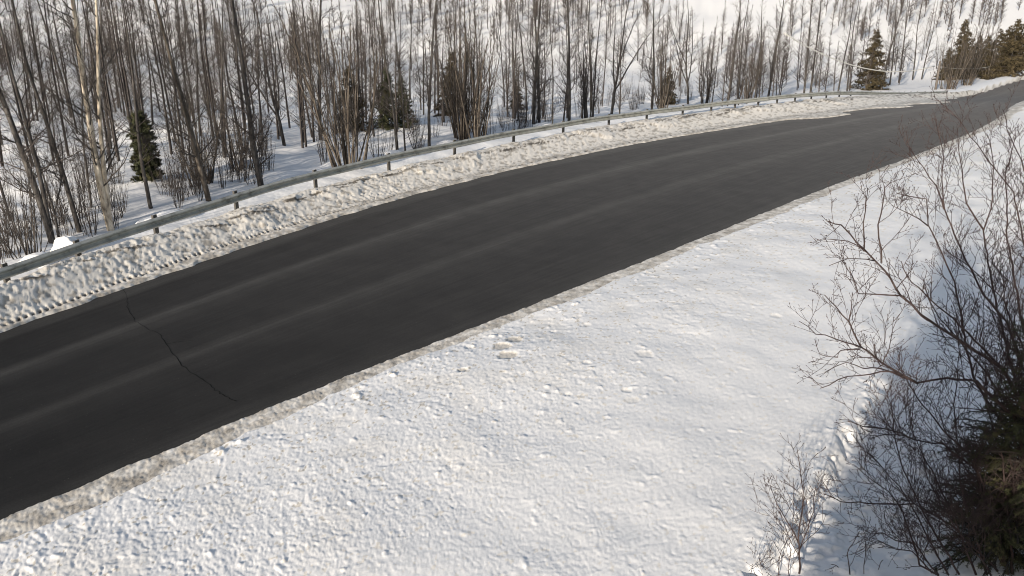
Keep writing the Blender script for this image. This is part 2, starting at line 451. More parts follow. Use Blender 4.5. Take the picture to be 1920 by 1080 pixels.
# ------------------------------------------------------------------ ground
def grid_mesh(name, X, Y, Z, mat, attrs=None, uv=None, closed=False):
    nr, nc = X.shape
    me = bpy.data.meshes.new(name)
    v = np.stack([X.ravel(), Y.ravel(), Z.ravel()], 1).astype(np.float32)
    idx = np.arange(nr * nc, dtype=np.int32).reshape(nr, nc)
    if closed: idx = np.hstack([idx, idx[:, :1]])
    q = np.stack([idx[:-1, :-1], idx[:-1, 1:], idx[1:, 1:], idx[1:, :-1]], -1).reshape(-1, 4)
    me.vertices.add(len(v)); me.vertices.foreach_set('co', v.ravel())
    me.loops.add(q.size); me.loops.foreach_set('vertex_index', q.ravel())
    me.polygons.add(len(q)); me.polygons.foreach_set('loop_start', np.arange(0, q.size, 4, dtype=np.int32))
    me.update(calc_edges=True)
    me.polygons.foreach_set('use_smooth', np.ones(len(q), bool))
    for k, val in (attrs or {}).items():
        at_ = me.attributes.new(k, 'FLOAT', 'POINT'); at_.data.foreach_set('value', val.ravel().astype(np.float32))
    if uv is not None:
        lay = me.uv_layers.new(name='road')
        lay.data.foreach_set('uv', uv.reshape(-1, 2)[q.ravel()].astype(np.float32).ravel())
    me.materials.append(mat)
    me.update()
    return me
ang = np.radians(np.concatenate([np.linspace(-39.5, 39.5, 950), np.arange(42, 320, 4.0)]))
rad = np.concatenate([[0.02, 1, 2, 3], np.geomspace(4.0, 6.6, 24), np.geomspace(6.65, 34, 560), np.geomspace(34.1, 110, 250), np.geomspace(111, 900, 60)])
A_, R_ = np.meshgrid(ang, rad)
X = np.sin(A_) * R_; Y = np.cos(A_) * R_
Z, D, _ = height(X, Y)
g = link('snow_ground', grid_mesh('snow_ground', X, Y, Z, M['snow'], {'dirt_shade': D}, closed=True))
# seen from above the faces must point up
g.data.flip_normals()
tag(g, kind='structure')

aa = np.concatenate([np.arange(-30, 90, 0.25), np.arange(90, 320, 2.0)])
tt = np.linspace(-0.02, 1.02, 45)
bn = c_near(aa); bf = c_far(aa)
AA = np.repeat(aa[:, None], len(tt), 1); TT = np.repeat(tt[None], len(aa), 0)
BB = bn[:, None] + (bf - bn)[:, None] * TT
RX, RY = xy(AA, BB)
RZ = zroad(RY) - 0.012 + 0.0 * RX - 0.02 * np.exp(-((TT - .15) / .1) ** 2) * 0
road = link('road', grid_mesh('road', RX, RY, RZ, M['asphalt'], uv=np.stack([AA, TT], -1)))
road.data.flip_normals()
tag(road, kind='structure')

# crack across the asphalt
ck = [(232,542),(241,559),(239,579),(254,601),(277,615),(298,624),(310,643),(326,663),(340,685),(365,703),(395,718),(404,731),(416,739),(430,744),(444,754)]
pts = []
for i in range(len(ck) - 1):
    for k in range(4):
        f = k / 4
        x_, y_, _ = onroad(ck[i][0] * (1 - f) + ck[i + 1][0] * f, ck[i][1] * (1 - f) + ck[i + 1][1] * f)
        pts.append(Vector((x_ + rnd.uniform(-.03, .03), y_ + rnd.uniform(-.03, .03), 0)))
mb = MB()
for i, p in enumerate(pts):
    d = (pts[min(i + 1, len(pts) - 1)] - pts[max(i - 1, 0)]).normalized(); s_ = Vector((-d.y, d.x, 0))
    w = rnd.uniform(.003, .010) * (0.5 if i < 8 else 1)
    for sg in (-1, 1):
        q = p + s_ * w * sg; mb.v.append((q.x, q.y, -0.008))
    if i: n0 = 2 * i; mb.f.append((n0 - 2, n0 - 1, n0 + 1, n0))
bp = pts[24:34:2]; d = Vector((.9, .25, 0)).normalized(); q = pts[24].copy(); n0 = len(mb.v)
for i in range(14):
    w = .005 * (1 - i / 14) + .001; s_ = Vector((-d.y, d.x, 0))
    for sg in (-1, 1): p = q + s_ * w * sg; mb.v.append((p.x, p.y, -0.0075))
    if i: k = n0 + 2 * i; mb.f.append((k - 2, k - 1, k + 1, k))
    d = (d + Vector((rnd.uniform(-.5, .5), rnd.uniform(-.5, .5), 0))).normalized(); q = q + d * .045
mb.build('crack', M['crack'], road)

# ------------------------------------------------------------------ guardrail
gp = [Vector((p[0], p[1], 0)) for p in POSTS]
gr0 = gp[5]
rail = empty('guardrail', (gr0.x, gr0.y, 0))
tag(rail, 'long galvanised steel guardrail on posts along the far snow bank', 'guardrail')
def pz(p): return float(zroad(p.y))
def rpt(a):
    x_, y_ = xy(a, float(c_rail(a))); return Vector((x_, y_, float(zroad(y_)) - rlow(a)))
prof = [(0.0, .355), (.022, .335), (.075, .300), (.078, .268), (.030, .238), (.000, .200), (.000, .165), (.030, .128), (.078, .098), (.075, .064), (.022, .030), (0.0, .012)]
post_mesh = None
RAILZ = 0.65
prof = [(p_[0], p_[1] * .84) for p_ in prof]
def rlow(a): return 0.32 * float(ss(np.array([a]), 60, 80)[0]) - .09 * float(ss(np.array([a]), 9, 18)[0]) + .10 * (1 - float(ss(np.array([a]), 6, 12)[0])) + .07 * float(ss(np.array([a]), 30, 50)[0])
for i, p in enumerate(gp):
    a, b_ = POSTAB[i]
    t = (rpt(a + .5) - rpt(a - .5)).normalized(); rz = math.atan2(t.y, t.x)
    if post_mesh is None:
        mb = MB()
        mb.box((0, 0, .5), .13, .01, 1.0); mb.box((-.066, -.035, .5), .01, .07, 1.0); mb.box((.066, -.035, .5), .01, .07, 1.0)
        post_mesh = mb.mesh('post', M['post'], False)
        mb = MB(); mb.box((0, 0, 0), .09, .12, .20)
        block_mesh = mb.mesh('spacer_block', M['post'], False)
    o = link('post', post_mesh, rail)
    q = rpt(a)
    back = Vector((-t.y, t.x, 0)).normalized()
    o.location = q + back * .17 + Vector((0, 0, RAILZ + .29 - 1.0 + .03)) - gr0
    o.rotation_euler = (0, 0, rz + math.pi)
    if i < 12:
        s_ = link('spacer_block', block_mesh, o); s_.location = (0, 0.055, .80)
# beam sections, lapped at every second post
sa = [POSTAB[0][0] - 16, POSTAB[0][0] - 12, POSTAB[0][0] - 8, POSTAB[0][0] - 4] + [q[0] for q in POSTAB]
for i in range(0, len(sa) - 1):
    a0, a1 = sa[i] - .06, sa[i + 1] + .10
    n = max(4, int((a1 - a0) / .4))
    mb = MB(); k = len(prof)
    for layer in (0, 1):
        for j in range(n + 1):
            a = a0 + (a1 - a0) * j / n
            c = rpt(a); t = (rpt(a + .5) - rpt(a - .5)).normalized(); fr = Vector((t.y, -t.x, 0)).normalized()
            dip = 0.012 * math.sin(a * .9) + 0.01 * math.sin(a * .37)
            off = (0.004 if i % 2 else 0.0) - layer * .004
            for (px_, pz_) in prof:
                q = c + fr * (px_ + off) + Vector((0, 0, RAILZ + dip + pz_)) - gr0
                mb.v.append((q.x, q.y, q.z))
    h = (n + 1) * k
    for j in range(n):
        for m_ in range(k - 1):
            u0 = j * k + m_
            mb.f.append((u0, u0 + k, u0 + k + 1, u0 + 1))
            mb.f.append((h + u0, h + u0 + 1, h + u0 + k + 1, h + u0 + k))
        mb.f.append((j * k, h + j * k, h + j * k + k, j * k + k))
        mb.f.append((j * k + k - 1, j * k + 2 * k - 1, h + j * k + 2 * k - 1, h + j * k + k - 1))
    mb.build('beam', M['steel'], rail, smooth=False)

# ------------------------------------------------------------------ bare trees
def rand_perp(d, r):
    v = Vector((r.uniform(-1, 1), r.uniform(-1, 1), r.uniform(-1, 1)))
    v = v - d * v.dot(d)
    return v.normalized() if v.length > 1e-4 else d.orthogonal().normalized()
def limb(r, p, d, length, r0, n, wander, up, r1f=.25):
    pts = [p.copy()]; rad_ = [r0]; d = d.normalized()
    for i in range(n):
        d = (d + rand_perp(d, r) * wander * r.uniform(.3, 1) + Vector((0, 0, up))).normalized()
        pts.append(pts[-1] + d * (length / n)); rad_.append(r0 * (1 - (1 - r1f) * (i + 1) / n))
    return pts, rad_
def sample(pts, f):
    k = f * (len(pts) - 1); i = min(int(k), len(pts) - 2); t = k - i
    return pts[i].lerp(pts[i + 1], t), (pts[i + 1] - pts[i]).normalized()
def branch(mb, r, p, d, length, r0, level, dens=1.0, up=.05, k=4):
    n = max(3, int(3 + length * 1.6)) if level > 1 else 3
    pts, rd = limb(r, p, d, length, r0, n, .28, up)
    mb.tube(pts, rd, k if level > 1 else 3, cap=False)
    if level <= 0: return
    cnt = int(length * (4.6 if level > 1 else 6.5) * dens) + 2
    for i in range(cnt):
        f = .12 + .86 * (i + r.random()) / cnt
        q, dd = sample(pts, f)
        side = rand_perp(dd, r)
        nd = dd * r.uniform(.55, 1.0) + side * r.uniform(.5, .9)
        ln = length * (1 - f * .6) * r.uniform(.28, .55)
        if level == 1: ln = min(ln, r.uniform(.15, .55))
        branch(mb, r, q, nd, ln, max(r0 * (.42 if level > 1 else .5) * (1 - f * .4), .0055), level - 1, dens, up * .7, 3)
def make_tree(seed, H, rt, lean=(0, 0), crown0=.14, nb=30, blen=.24, fork=None, wander=.05, dens=1.0):
    r = random.Random(seed)
    tk, br = MB(), MB()
    stems = [(Vector((0, 0, -.4)), Vector((lean[0], lean[1], 1)), H + .4, rt)]
    for s0, d0, L_, r_ in stems:
        pts, rd = limb(r, s0, d0, L_, r_, 16, wander, .015, .16)
        tk.tube(pts, rd, 8, cap=False)
    allp = [(pts, rd, L_)]
    if fork:
        for fh, az, sp in fork:
            q, dd = sample(pts, fh)
            nd = dd + Vector((math.cos(az), math.sin(az), 0)) * sp
            rr = rt * (1 - fh) * .72
            p2, r2 = limb(r, q, nd, L_ * (1 - fh) * .9, rr, 12, wander * 1.3, .06, .2)
            tk.tube(p2, r2, 6, cap=False)
            allp.append((p2, r2, L_ * (1 - fh)))
    for si, (pp, rr, LL) in enumerate(allp):
        n = nb if si == 0 else int(nb * .6)
        for i in range(n):
            f = (crown0 if si == 0 else .12) + (1 - (crown0 if si == 0 else .12)) * ((i + r.random()) / n) * .97
            q, dd = sample(pp, f)
            az = r.uniform(0, 2 * math.pi)
            out = Vector((math.cos(az), math.sin(az), 0))
            ln = H * blen * (1 - f) ** .55 * r.uniform(.5, 1.15) * (.55 + .45 * min(1, f / .3))
            rl = max(rt * .30 * (1 - f * .8), .008)
            branch(br, r, q, out * r.uniform(.75, 1.1) + Vector((0, 0, r.uniform(.35, .95))), ln, rl, 2, dens, .09)
    return tk, br
def tree_meshes(seed, bark='bark_dark', twig='twig', **kw):
    tk, br = make_tree(seed, **kw)
    return tk.mesh('trunk', M[bark]), br.mesh('branches', M[twig])
def place_tree(name, meshes, x, y, rz=0, s=1.0, label=None, cat='tree', group=None, sink=0.05, tilt=None):
    e = empty(name, (x, y, hz(x, y) - sink), rz)
    e.scale = (s, s, s)
    if tilt: e.rotation_euler = (tilt[0], tilt[1], rz)
    tag(e, label, cat, group)
    link('trunk', meshes[0], e); link('branches', meshes[1], e)
    return e
def onsnow(px, py):
    """point of the snow that the surveyed direction meets"""
    d = ray(px, py)
    ts = np.geomspace(14, 600, 900)
    xs = d.x * ts; ys = d.y * ts; zs = CAM_H + d.z * ts
    hh = height(xs, ys)[0]
    i = np.argmax(zs < hh)
    return xs[i], ys[i]
PROTO = {
 'tall_a': tree_meshes(11, H=13, rt=.135, nb=34, dens=1.3, wander=.04),
 'tall_b': tree_meshes(12, H=12, rt=.11, nb=30, dens=1.3, crown0=.2, wander=.06),
 'forked': tree_meshes(13, H=10, rt=.12, nb=20, crown0=.3, fork=[(.22, 2.6, .55), (.24, .3, .45), (.4, 4.2, .4)], wander=.09),
 'twin': tree_meshes(14, H=13, rt=.125, nb=36, dens=1.4, fork=[(.05, .2, .12)], wander=.04),
 'birch': tree_meshes(15, 'bark_birch', 'twig_brown', H=14, rt=.15, nb=34, fork=[(.04, .1, .13)], wander=.05),
 'brown': tree_meshes(16, 'bark_brown', 'twig_brown', H=13, rt=.13, nb=34, fork=[(.05, 3.3, .10)], wander=.05),
 'thin': tree_meshes(17, H=9, rt=.055, nb=38, blen=.22, wander=.06, crown0=.05),
 'thin_b': tree_meshes(18, H=8, rt=.045, nb=36, blen=.25, wander=.08, crown0=.08),
 'thin_c': tree_meshes(20, H=7, rt=.05, nb=40, blen=.28, wander=.10, crown0=.1, fork=[(.2, 1.0, .4)]),
 'thick': tree_meshes(19, H=14, rt=.19, nb=36, dens=1.3, crown0=.1, wander=.055),
}
def make_clump(seed, n, H, r0, spread, twl=2, base=.25):
    r = random.Random(seed)
    st, br = MB(), MB()
    for i in range(n):
        az = r.uniform(0, 6.283); q = Vector((math.cos(az), math.sin(az), 0)) * r.random() * base
        h = H * r.uniform(.55, 1.0)
        d = Vector((math.cos(az), math.sin(az), 0)) * r.uniform(.1, 1) * spread + Vector((0, 0, 1))
        pts, rd = limb(r, q - Vector((0, 0, .3)), d, h, r0 * r.uniform(.55, 1), 9, .09, .05, .2)
        st.tube(pts, rd, 5, cap=False)
        m = int(h * 2.6) + 3
        for j in range(m):
            f = .22 + .76 * (j + r.random()) / m
            p, dd = sample(pts, f)
            branch(br, r, p, dd + rand_perp(dd, r) * r.uniform(.4, .8), h * .22 * r.uniform(.4, 1) * (1.2 - f), max(rd[0] * .35, .005), 1 if twl < 2 else 1, .8, .05, 3)
    return st, br
def clump_meshes(seed, stem='bark_dark', twig='twig', **kw):
    st, br = make_clump(seed, **kw)
    return st.mesh('stem', M[stem]), br.mesh('branches', M[twig])
def shrub_mesh(seed, m, **kw):
    st, br = make_clump(seed, **kw)
    n0 = len(st.v); st.v += br.v; st.f += [tuple(i + n0 for i in f) for f in br.f]
    return st.mesh('bare_shrub', M[m])
CL = {
 'willow': clump_meshes(31, 'bark_brown', 'twig_brown', n=22, H=8.5, r0=.075, spread=.30, base=.55),
 'willow_b': clump_meshes(32, 'bark_brown', 'twig_brown', n=26, H=6.5, r0=.05, spread=.42, base=.7),
 'grey': clump_meshes(33, 'bark_dark', 'twig', n=14, H=8, r0=.07, spread=.22, base=.5),
}
SH = [shrub_mesh(40 + i, 'twig', n=n_, H=h_, r0=.018, spread=sp_, base=.3) for i, (n_, h_, sp_) in enumerate(((12, 3.0, .4), (10, 3.6, .25), (14, 2.4, .5), (9, 4.2, .2), (13, 2.8, .35), (7, 3.4, .2)))]
SHB = [shrub_mesh(50 + i, 'twig_brown', n=n_, H=h_, r0=.02, spread=sp_, base=.4) for i, (n_, h_, sp_) in enumerate(((10, 3.2, .4), (12, 2.6, .5), (7, 3.8, .25)))]

def lean(px):   # extra tilt seen on the left of the photo
    return 0.0
BIG = [ # px, py, prototype, rotation, scale, tilt y, label
 (100,457,'twin',.6,1.0,-.05,'twin-stemmed dark tree just behind the snow boulder at the left end of the guardrail'),
 (150,436,'tall_b',2.0,.9,-.07,'slender dark tree between the twin-stemmed tree and the pale birch'),
 (208,432,'birch',.3,1.0,-.09,'pale-barked twin birch lit by the sun, brightest trunk of the row'),
 (283,392,'tall_b',4.0,.85,-.09,'slim straight tree standing in front of the dark columnar spruce'),
 (392,378,'brown',1.2,.95,-.08,'brownish double-stemmed tree between the columnar spruce and the thick dark tree'),
 (490,350,'thick',2.2,.85,-.04,'thick dark curved tree close behind the guardrail left of the forked tree'),
 (534,274,'forked',.2,.95,-.02,'low forked tree with open spreading limbs on clear snow'),
 (601,263,'tall_a',5.1,1.0,0,'dark single-stemmed tree right of the forked tree on a snow hump'),
 (745,282,'tall_b',1.0,.9,0,'straight slim tree in front of the right-hand little spruce'),
 (760,285,'thin',3.0,1.1,0,'thinnest stem beside the slim tree in front of the little spruces'),
 (805,277,'tall_b',2.9,1.0,0,'lone straight tree left of the big multi-stemmed willow'),
 (1000,233,'tall_a',3.6,1.05,0,'left trunk of the close dark pair right of the big willow'),
 (1011,232,'tall_a',.9,.95,.02,'right trunk of the close dark pair right of the big willow'),
 (1036,236,'thin',2.9,1.1,0,'thin upright tree just right of the close dark pair'),
 (1067,228,'tall_a',1.7,1.0,.04,'dark straight tree leaning slightly right, close behind the rail at mid picture'),
 (1146,214,'forked',3.3,1.15,0,'black forked tree with a curved limb over open snow'),
 (1222,208,'tall_b',.4,1.15,.06,'leaning tree at the left edge of the brown clump'),
 (1290,196,'forked',5.6,1.2,0,'small forked tree right of the brown clump'),
 (1364,194,'thick',4.7,.95,.04,'thick black forked tree standing closest to the rail right of centre'),
 (1415,190,'tall_b',5.0,1.1,.02,'tall tree in the brown thicket right of the thick black tree'),
 (1440,184,'tall_a',2.5,1.2,.08,'right-leaning dark tree left of the clear pale snow'),
 (1507,180,'tall_a',.2,1.1,.03,'left one of two dark trunks right of the clear pale snow'),
 (1519,178,'tall_a',2.7,1.1,0,'right one of two dark trunks right of the clear pale snow'),
 (1571,174,'tall_b',4.4,1.1,.03,'left stem of the crossing pair left of the tall dark spruce'),
 (1588,174,'tall_b',1.6,1.15,-.03,'right stem of the crossing pair left of the tall dark spruce'),
 (1652,169,'tall_b',3.3,1.2,0,'straight tree just right of the tall dark spruce'),
 (1668,160,'tall_b',5.2,1.2,0,'tree at the left tip of the snow-covered side track'),
 (1685,156,'tall_a',1.9,1.1,.02,'tree behind the left half of the snow-covered side track'),
 (1711,150,'tall_b',.9,1.2,0,'tree behind the middle of the snow-covered side track'),
 (1728,148,'tall_b',3.9,1.1,0,'tree behind the right half of the snow-covered side track'),
 (20,415,'thin',.9,1.1,-.06,'thin leaning tree at the far left edge of the wood'),
]
for px, py, k, rz, s, ty, lb in BIG:
    x, y = onsnow(px, py)
    e = place_tree('bare_tree', PROTO[k], x, y, 0, s, lb, 'tree')
    e.rotation_euler = (0, ty, 0)
    for ch in e.children: ch.rotation_euler = (0, 0, rz)
CLP = [
 (655,318,'willow_b',0,1.15,'wide brown thicket of leaning stems behind the rail left of the little spruces','thicket'),
 (868,262,'willow',1,1.1,'big multi-stemmed grey-brown willow behind the rail near mid picture','willow'),
 (893,262,'willow',3,1.0,'right half of the big willow group, stems leaning right','willow'),
 (1104,222,'grey',2,1.05,'grey multi-stemmed clump left of the black forked tree','willow'),
 (1240,210,'willow',4,1.0,'dense reddish-brown clump beside the leaning tree right of centre','willow'),
 (1320,200,'grey',5,1.0,'thin grey clump between the brown clump and the thick black tree','willow'),
 (1400,192,'willow',2.2,.9,'brown thicket left of the right-leaning dark tree','willow'),
 (1780,166,'willow_b',1.3,1.5,'dark bushy clump just right of the wooden pole','bush'),
 (1812,160,'willow_b',2.9,1.6,'dark bushy clump beside the bend, second from the wooden pole','bush'),
 (1850,150,'willow_b',4.1,1.7,'dark brown clump farthest right above the road bend','bush'),
 (380,345,'willow_b',3.2,.8,'brown brush around the foot of the double-stemmed tree','bush'),
 (450,320,'willow_b',5.2,.75,'low reddish brush left of the thick dark tree','bush'),
]
for px, py, k, rz, s, lb, ct in CLP:
    x, y = onsnow(px, py)
    e = empty('bare_thicket', (x, y, hz(x, y) - .05), rz); e.scale = (s, s, s); tag(e, lb, ct)
    link('stem', CL[k][0], e); link('branches', CL[k][1], e)

# saplings and brush behind the rail
def inview(px, py): pass
def shrub(px, py, me, s, rz, lb, grp):
    x, y = onsnow(px, py)
    e = link('bare_shrub', me, None, (x, y, hz(x, y) - .05)); e.rotation_euler = (0, 0, rz); e.scale = (s, s, s)
    tag(e, lb, 'shrub', grp)
MARKS = [(30,'the thin leaning tree at the far left'),(100,'the twin-stemmed dark tree'),(150,'the slender tree left of the pale birch'),(208,'the pale twin birch'),(275,'the columnar spruce'),
 (392,'the brownish double-stemmed tree'),(490,'the thick dark curved tree'),(534,'the low forked tree'),(601,'the dark tree on the snow hump'),(655,'the wide brown thicket'),(745,'the little spruces'),
 (805,'the lone straight tree'),(875,'the big willow'),(1005,'the close dark pair'),(1067,'the dark tree at mid picture'),(1104,'the grey clump'),(1146,'the black forked tree'),(1235,'the reddish-brown clump'),
 (1290,'the small forked tree'),(1364,'the thick black tree'),(1415,'the brown thicket'),(1440,'the right-leaning dark tree'),(1513,'the two dark trunks'),(1580,'the crossing pair'),(1628,'the tall dark spruce'),
 (1668,'the tip of the side track'),(1711,'the side track'),(1754,'the wooden pole'),(1812,'the dark bushy clumps'),(1905,'the conifer at the right edge')]
def where(px, py):
    k = min(MARKS, key=lambda q: abs(q[0] - px))
    side = 'left of' if px < k[0] - 12 else ('right of' if px > k[0] + 12 else 'in line with')
    d = railpx(min(px, 1769)) - py
    return side + ' ' + k[1] + (', near the rail' if d < 60 else (', midway back' if d < 120 else ', far back'))
def railpx(px):
    xs = [p[0] for p in POSTPX]; ys = [p[1] for p in POSTPX]
    return float(np.interp(px, [-200] + xs, [570] + ys))
rs = random.Random(3)
cnt = 0
while cnt < 175:
    px = rs.uniform(-30, 1640)
    top = railpx(px) - 38 * (1 if px < 700 else .55)
    py = top - abs(rs.gauss(0, 1)) * (55 if px < 700 else 22)
    if py < 150: continue
    if 1455 < px < 1500 or 520 < px < 590 and py > 250: 
        if rs.random() < .8: continue
    if px < 60 and 150 < py < 300: continue
    if 235 < px < 325 and py > 330 and rs.random() < .8: continue
    if (640 < px < 690 or 695 < px < 780) and py > 235 and rs.random() < .7: continue
    brown = (rs.random() < .25)
    me = rs.choice(SHB if brown else SH)
    shrub(px, py, me, rs.uniform(.7, 1.15), rs.uniform(0, 6.28),
          ('brown shrub ' if brown else 'dark saplings ') + where(px, py),
          'brown shrubs in the undergrowth' if brown else 'dark saplings in the undergrowth')
    cnt += 1
# slim trees filling the wood
cnt = 0
while cnt < 112:
    px = rs.uniform(-60, 1960)
    py = rs.uniform(118, max(150, railpx(min(px, 1769)) - 45)) if px < 900 else rs.uniform(108, railpx(min(px, 1769)) - 14)
    if px < 70 and rs.random() < .7: continue
    if 240 < px < 320 and py > 200 or 630 < px < 790 and py > 200: continue
    if 1455 < px < 1500 and py > 120 or 1660 < px < 1760 and py > 145: continue
    if 500 < px < 600 and 200 < py and rs.random() < .7: continue
    x, y = onsnow(px, py)
    k = rs.choice(['thin', 'thin_b', 'thin_c', 'thin_b', 'tall_b'])
    e = place_tree('slim_tree', PROTO[k], x, y, rs.uniform(0, 6.28), rs.uniform(.8, 1.15),
                   {'thin': 'slim', 'thin_b': 'small slim', 'thin_c': 'slim forked', 'tall_b': 'taller bare'}[k] + ' tree ' + where(px, py), 'tree', 'slim trees filling the wood')
    cnt += 1

# ------------------------------------------------------------------ spruces
def make_spruce(seed, H, wid, nbr, tufts, nlen=.05, nwid=.012, droop=-.25, low=.06, per=7, taper=1.0):
    r = random.Random(seed)
    tk, br, nd = MB(), MB(), MB()
    pts, rd = limb(r, Vector((0, 0, -.3)), Vector((0, 0, 1)), H + .3, H * .014 + .02, 10, .02, .02, .1)
    tk.tube(pts, rd, 7, cap=False)
    def needle(p, d):
        for _ in range(per):
            s = rand_perp(d, r); o = (d * r.uniform(.2, .9) + s).normalized(); w = o.cross(s + d * .3).normalized()
            if w.length < .5: w = d
            l = nlen * r.uniform(.6, 1.3); n0 = len(nd.v)
            for q in (p - w * nwid / 2, p + w * nwid / 2, p + o * l): nd.v.append(tuple(q))
            nd.f.append((n0, n0 + 1, n0 + 2))
    for i in range(nbr):
        f = low + (1 - low) * (i + r.random()) / nbr * .985
        p, dd = sample(pts, f)
        az = r.uniform(0, 6.283)
        L_ = wid * ((1 - f) ** taper * .95 + .06) * r.uniform(.7, 1.15)
        out = Vector((math.cos(az), math.sin(az), r.uniform(.05, .3)))
        bp, brd = limb(r, p, out, L_, .012 + .01 * (1 - f), 6, .12, droop * .25, .3)
        br.tube(bp, brd, 3, cap=False)
        nt_ = max(2, int(tufts * L_ / wid))
        for j in range(nt_):
            g_ = .1 + .9 * (j + r.random()) / nt_
            q, qd = sample(bp, g_)
            sd = (qd + rand_perp(qd, r) * r.uniform(.5, 1) + Vector((0, 0, -.25))).normalized()
            tl = L_ * (1.1 - g_) * r.uniform(.15, .45)
            kk = max(2, int(tl / (nlen * .8)))
            br.tube([q, q + sd * tl], [.005, .002], 3, cap=False)
            for m_ in range(kk): needle(q + sd * tl * (m_ + 1) / kk + rand_perp(sd, r) * nlen * .1, sd)
    return tk.mesh('trunk', M['bark_dark']), br.mesh('branches', M['twig']), nd
def place_spruce(name, parts, mat, x, y, s, label, cat='spruce', rz=0.0, sz=1.0, group=None):
    e = empty(name, (x, y, hz(x, y) - .05), rz); e.scale = (s, s, s * sz)
    tag(e, label, cat, group)
    link('trunk', parts[0], e); link('branches', parts[1], e); link('needles', parts[2], e)
    return e
_t, _b, _n = make_spruce(71, 3.3, .72, 190, 20, .12, .035, low=.04, per=7, taper=.22)
SPCOL = (_t, _b, _n.mesh('needles', M['needles']))
_t, _b, _n = make_spruce(72, 3.6, 1.25, 120, 18, .14, .035, low=.04, per=7, taper=.8)
SPSM = (_t, _b, _n.mesh('needles', M['needles']))
SPBR = (_t, _b, _n.mesh('needles', M['needles_brown']))
x, y = onsnow(280, 338); place_spruce('spruce', SPCOL, M, x, y, 1.0, 'dark columnar spruce with bare ground skirt between the slim left-hand trees')
x, y = onsnow(662, 246); place_spruce('spruce', SPBR, M, x, y, 1.25, 'brownish small spruce behind the wide brown thicket')
x, y = onsnow(728, 240); place_spruce('spruce', SPSM, M, x, y, 1.15, 'dark green little spruce left of the slim straight tree', rz=2)
x, y = onsnow(755, 238); place_spruce('spruce', SPSM, M, x, y, 1.0, 'small ragged spruce right of the dark green little spruce', rz=4)
x, y = onsnow(850, 214); place_spruce('spruce', SPBR, M, x, y, 1.4, 'brownish spruce seen through the big willow', rz=1)
x, y = onsnow(968, 205); place_spruce('spruce', SPBR, M, x, y, .9, 'low brown spruce between the big willow and the close dark pair', rz=5)
x, y = onsnow(1250, 196); place_spruce('spruce', SPBR, M, x, y, 1.2, 'reddish-brown spruce inside the dense clump right of centre', rz=3)
x, y = onsnow(1628, 168); place_spruce('spruce', SPBR, M, x, y, 2.3, 'tall dark spruce beyond the far end of the guardrail', rz=3)
x, y = onsnow(1860, 144); place_spruce('spruce', SPBR, M, x, y, 2.2, 'large dark conifer above the road bend', rz=2)
x, y = onsnow(1905, 134); place_spruce('spruce', SPBR, M, x, y, 2.3, 'large dark conifer at the right edge above the road', rz=1)
x, y = onsnow(1795, 140); place_spruce('spruce', SPBR, M, x, y, 2.6, 'dark conifer behind the bushes right of the wooden pole', rz=4)

for i, (px, py, s_, lb) in enumerate(((1772,150,1.5,'dark conifer directly behind the wooden pole'), (1825,138,1.8,'dark conifer second from the wooden pole'), (1840,148,2.0,'lower conifer in front of the dark row'),
        (1880,136,2.2,'tall conifer between the two large ones at the right'), (1890,142,2.2,'lower conifer near the snow bank at the bend'), (1925,128,2.2,'conifer cut by the right edge of the view'), (1798,150,1.8,'low brownish conifer third from the wooden pole'))):
    x, y = onsnow(px, py); place_spruce('spruce', SPBR, M, x, y, s_, lb, rz=i * 1.7)
# far-off wood on the rising ground
def far_wood():
    r = random.Random(99)
    mb = MB()
    n = 0
    cand = []
    while len(cand) < 5200:
        d = 48 + 282 * r.random() ** 1.15; an = r.uniform(-40, 40)
        x = d * math.sin(R(an)); y = d * math.cos(R(an))
        cand.append((x, y))
    xs = np.array([c[0] for c in cand]); ys = np.array([c[1] for c in cand])
    H_, _, dr_ = height(xs, ys)
    nn = fbm(xs * .02, ys * .02, 2, 77)
    for x, y, z, d, q in zip(xs, ys, H_, dr_, nn):
        if d < 16: continue
        if r.random() > .26 + q * .9 + float(ss(np.array([d]), 40, 140)[0]) * .5: continue
        h = r.uniform(5, 11); p = Vector((x, y, z - .2))
        top = p + Vector((r.uniform(-.5, .5), r.uniform(-.5, .5), h))
        mid = p.lerp(top, .5) + Vector((r.uniform(-.2, .2), 0, 0))
        mb.tube([p, mid, top], [.09, .06, .02], 3, cap=False)
        for _ in range(75):
            f = r.uniform(.12, .97); s_ = p.lerp(top, f); az = r.uniform(0, 6.28)
            l = (1.1 - f) * h * .24 * r.uniform(.5, 1)
            e_ = s_ + Vector((math.cos(az) * l, math.sin(az) * l, l * r.uniform(.5, 1.2)))
            w = .012 + .00016 * math.hypot(x, y)
            n0 = len(mb.v)
            for t_ in (s_ + Vector((0, 0, w)), s_ - Vector((0, 0, w)), e_): mb.v.append(tuple(t_))
            mb.f.append((n0, n0 + 1, n0 + 2))
            m1 = s_.lerp(e_, .5); e2 = m1 + Vector((r.uniform(-.5, .5), r.uniform(-.5, .5), .6)) * l * .5
            n0 = len(mb.v)
            for t_ in (m1 + Vector((w * .6, 0, 0)), m1 - Vector((w * .6, 0, 0)), e2): mb.v.append(tuple(t_))
            mb.f.append((n0, n0 + 1, n0 + 2))
    o = mb.build('far_wood', M['twig'], smooth=False)
    tag(o, 'distant leafless wood covering the snowy rise in a grey-brown haze of twigs', 'wood', kind='stuff')
far_wood()

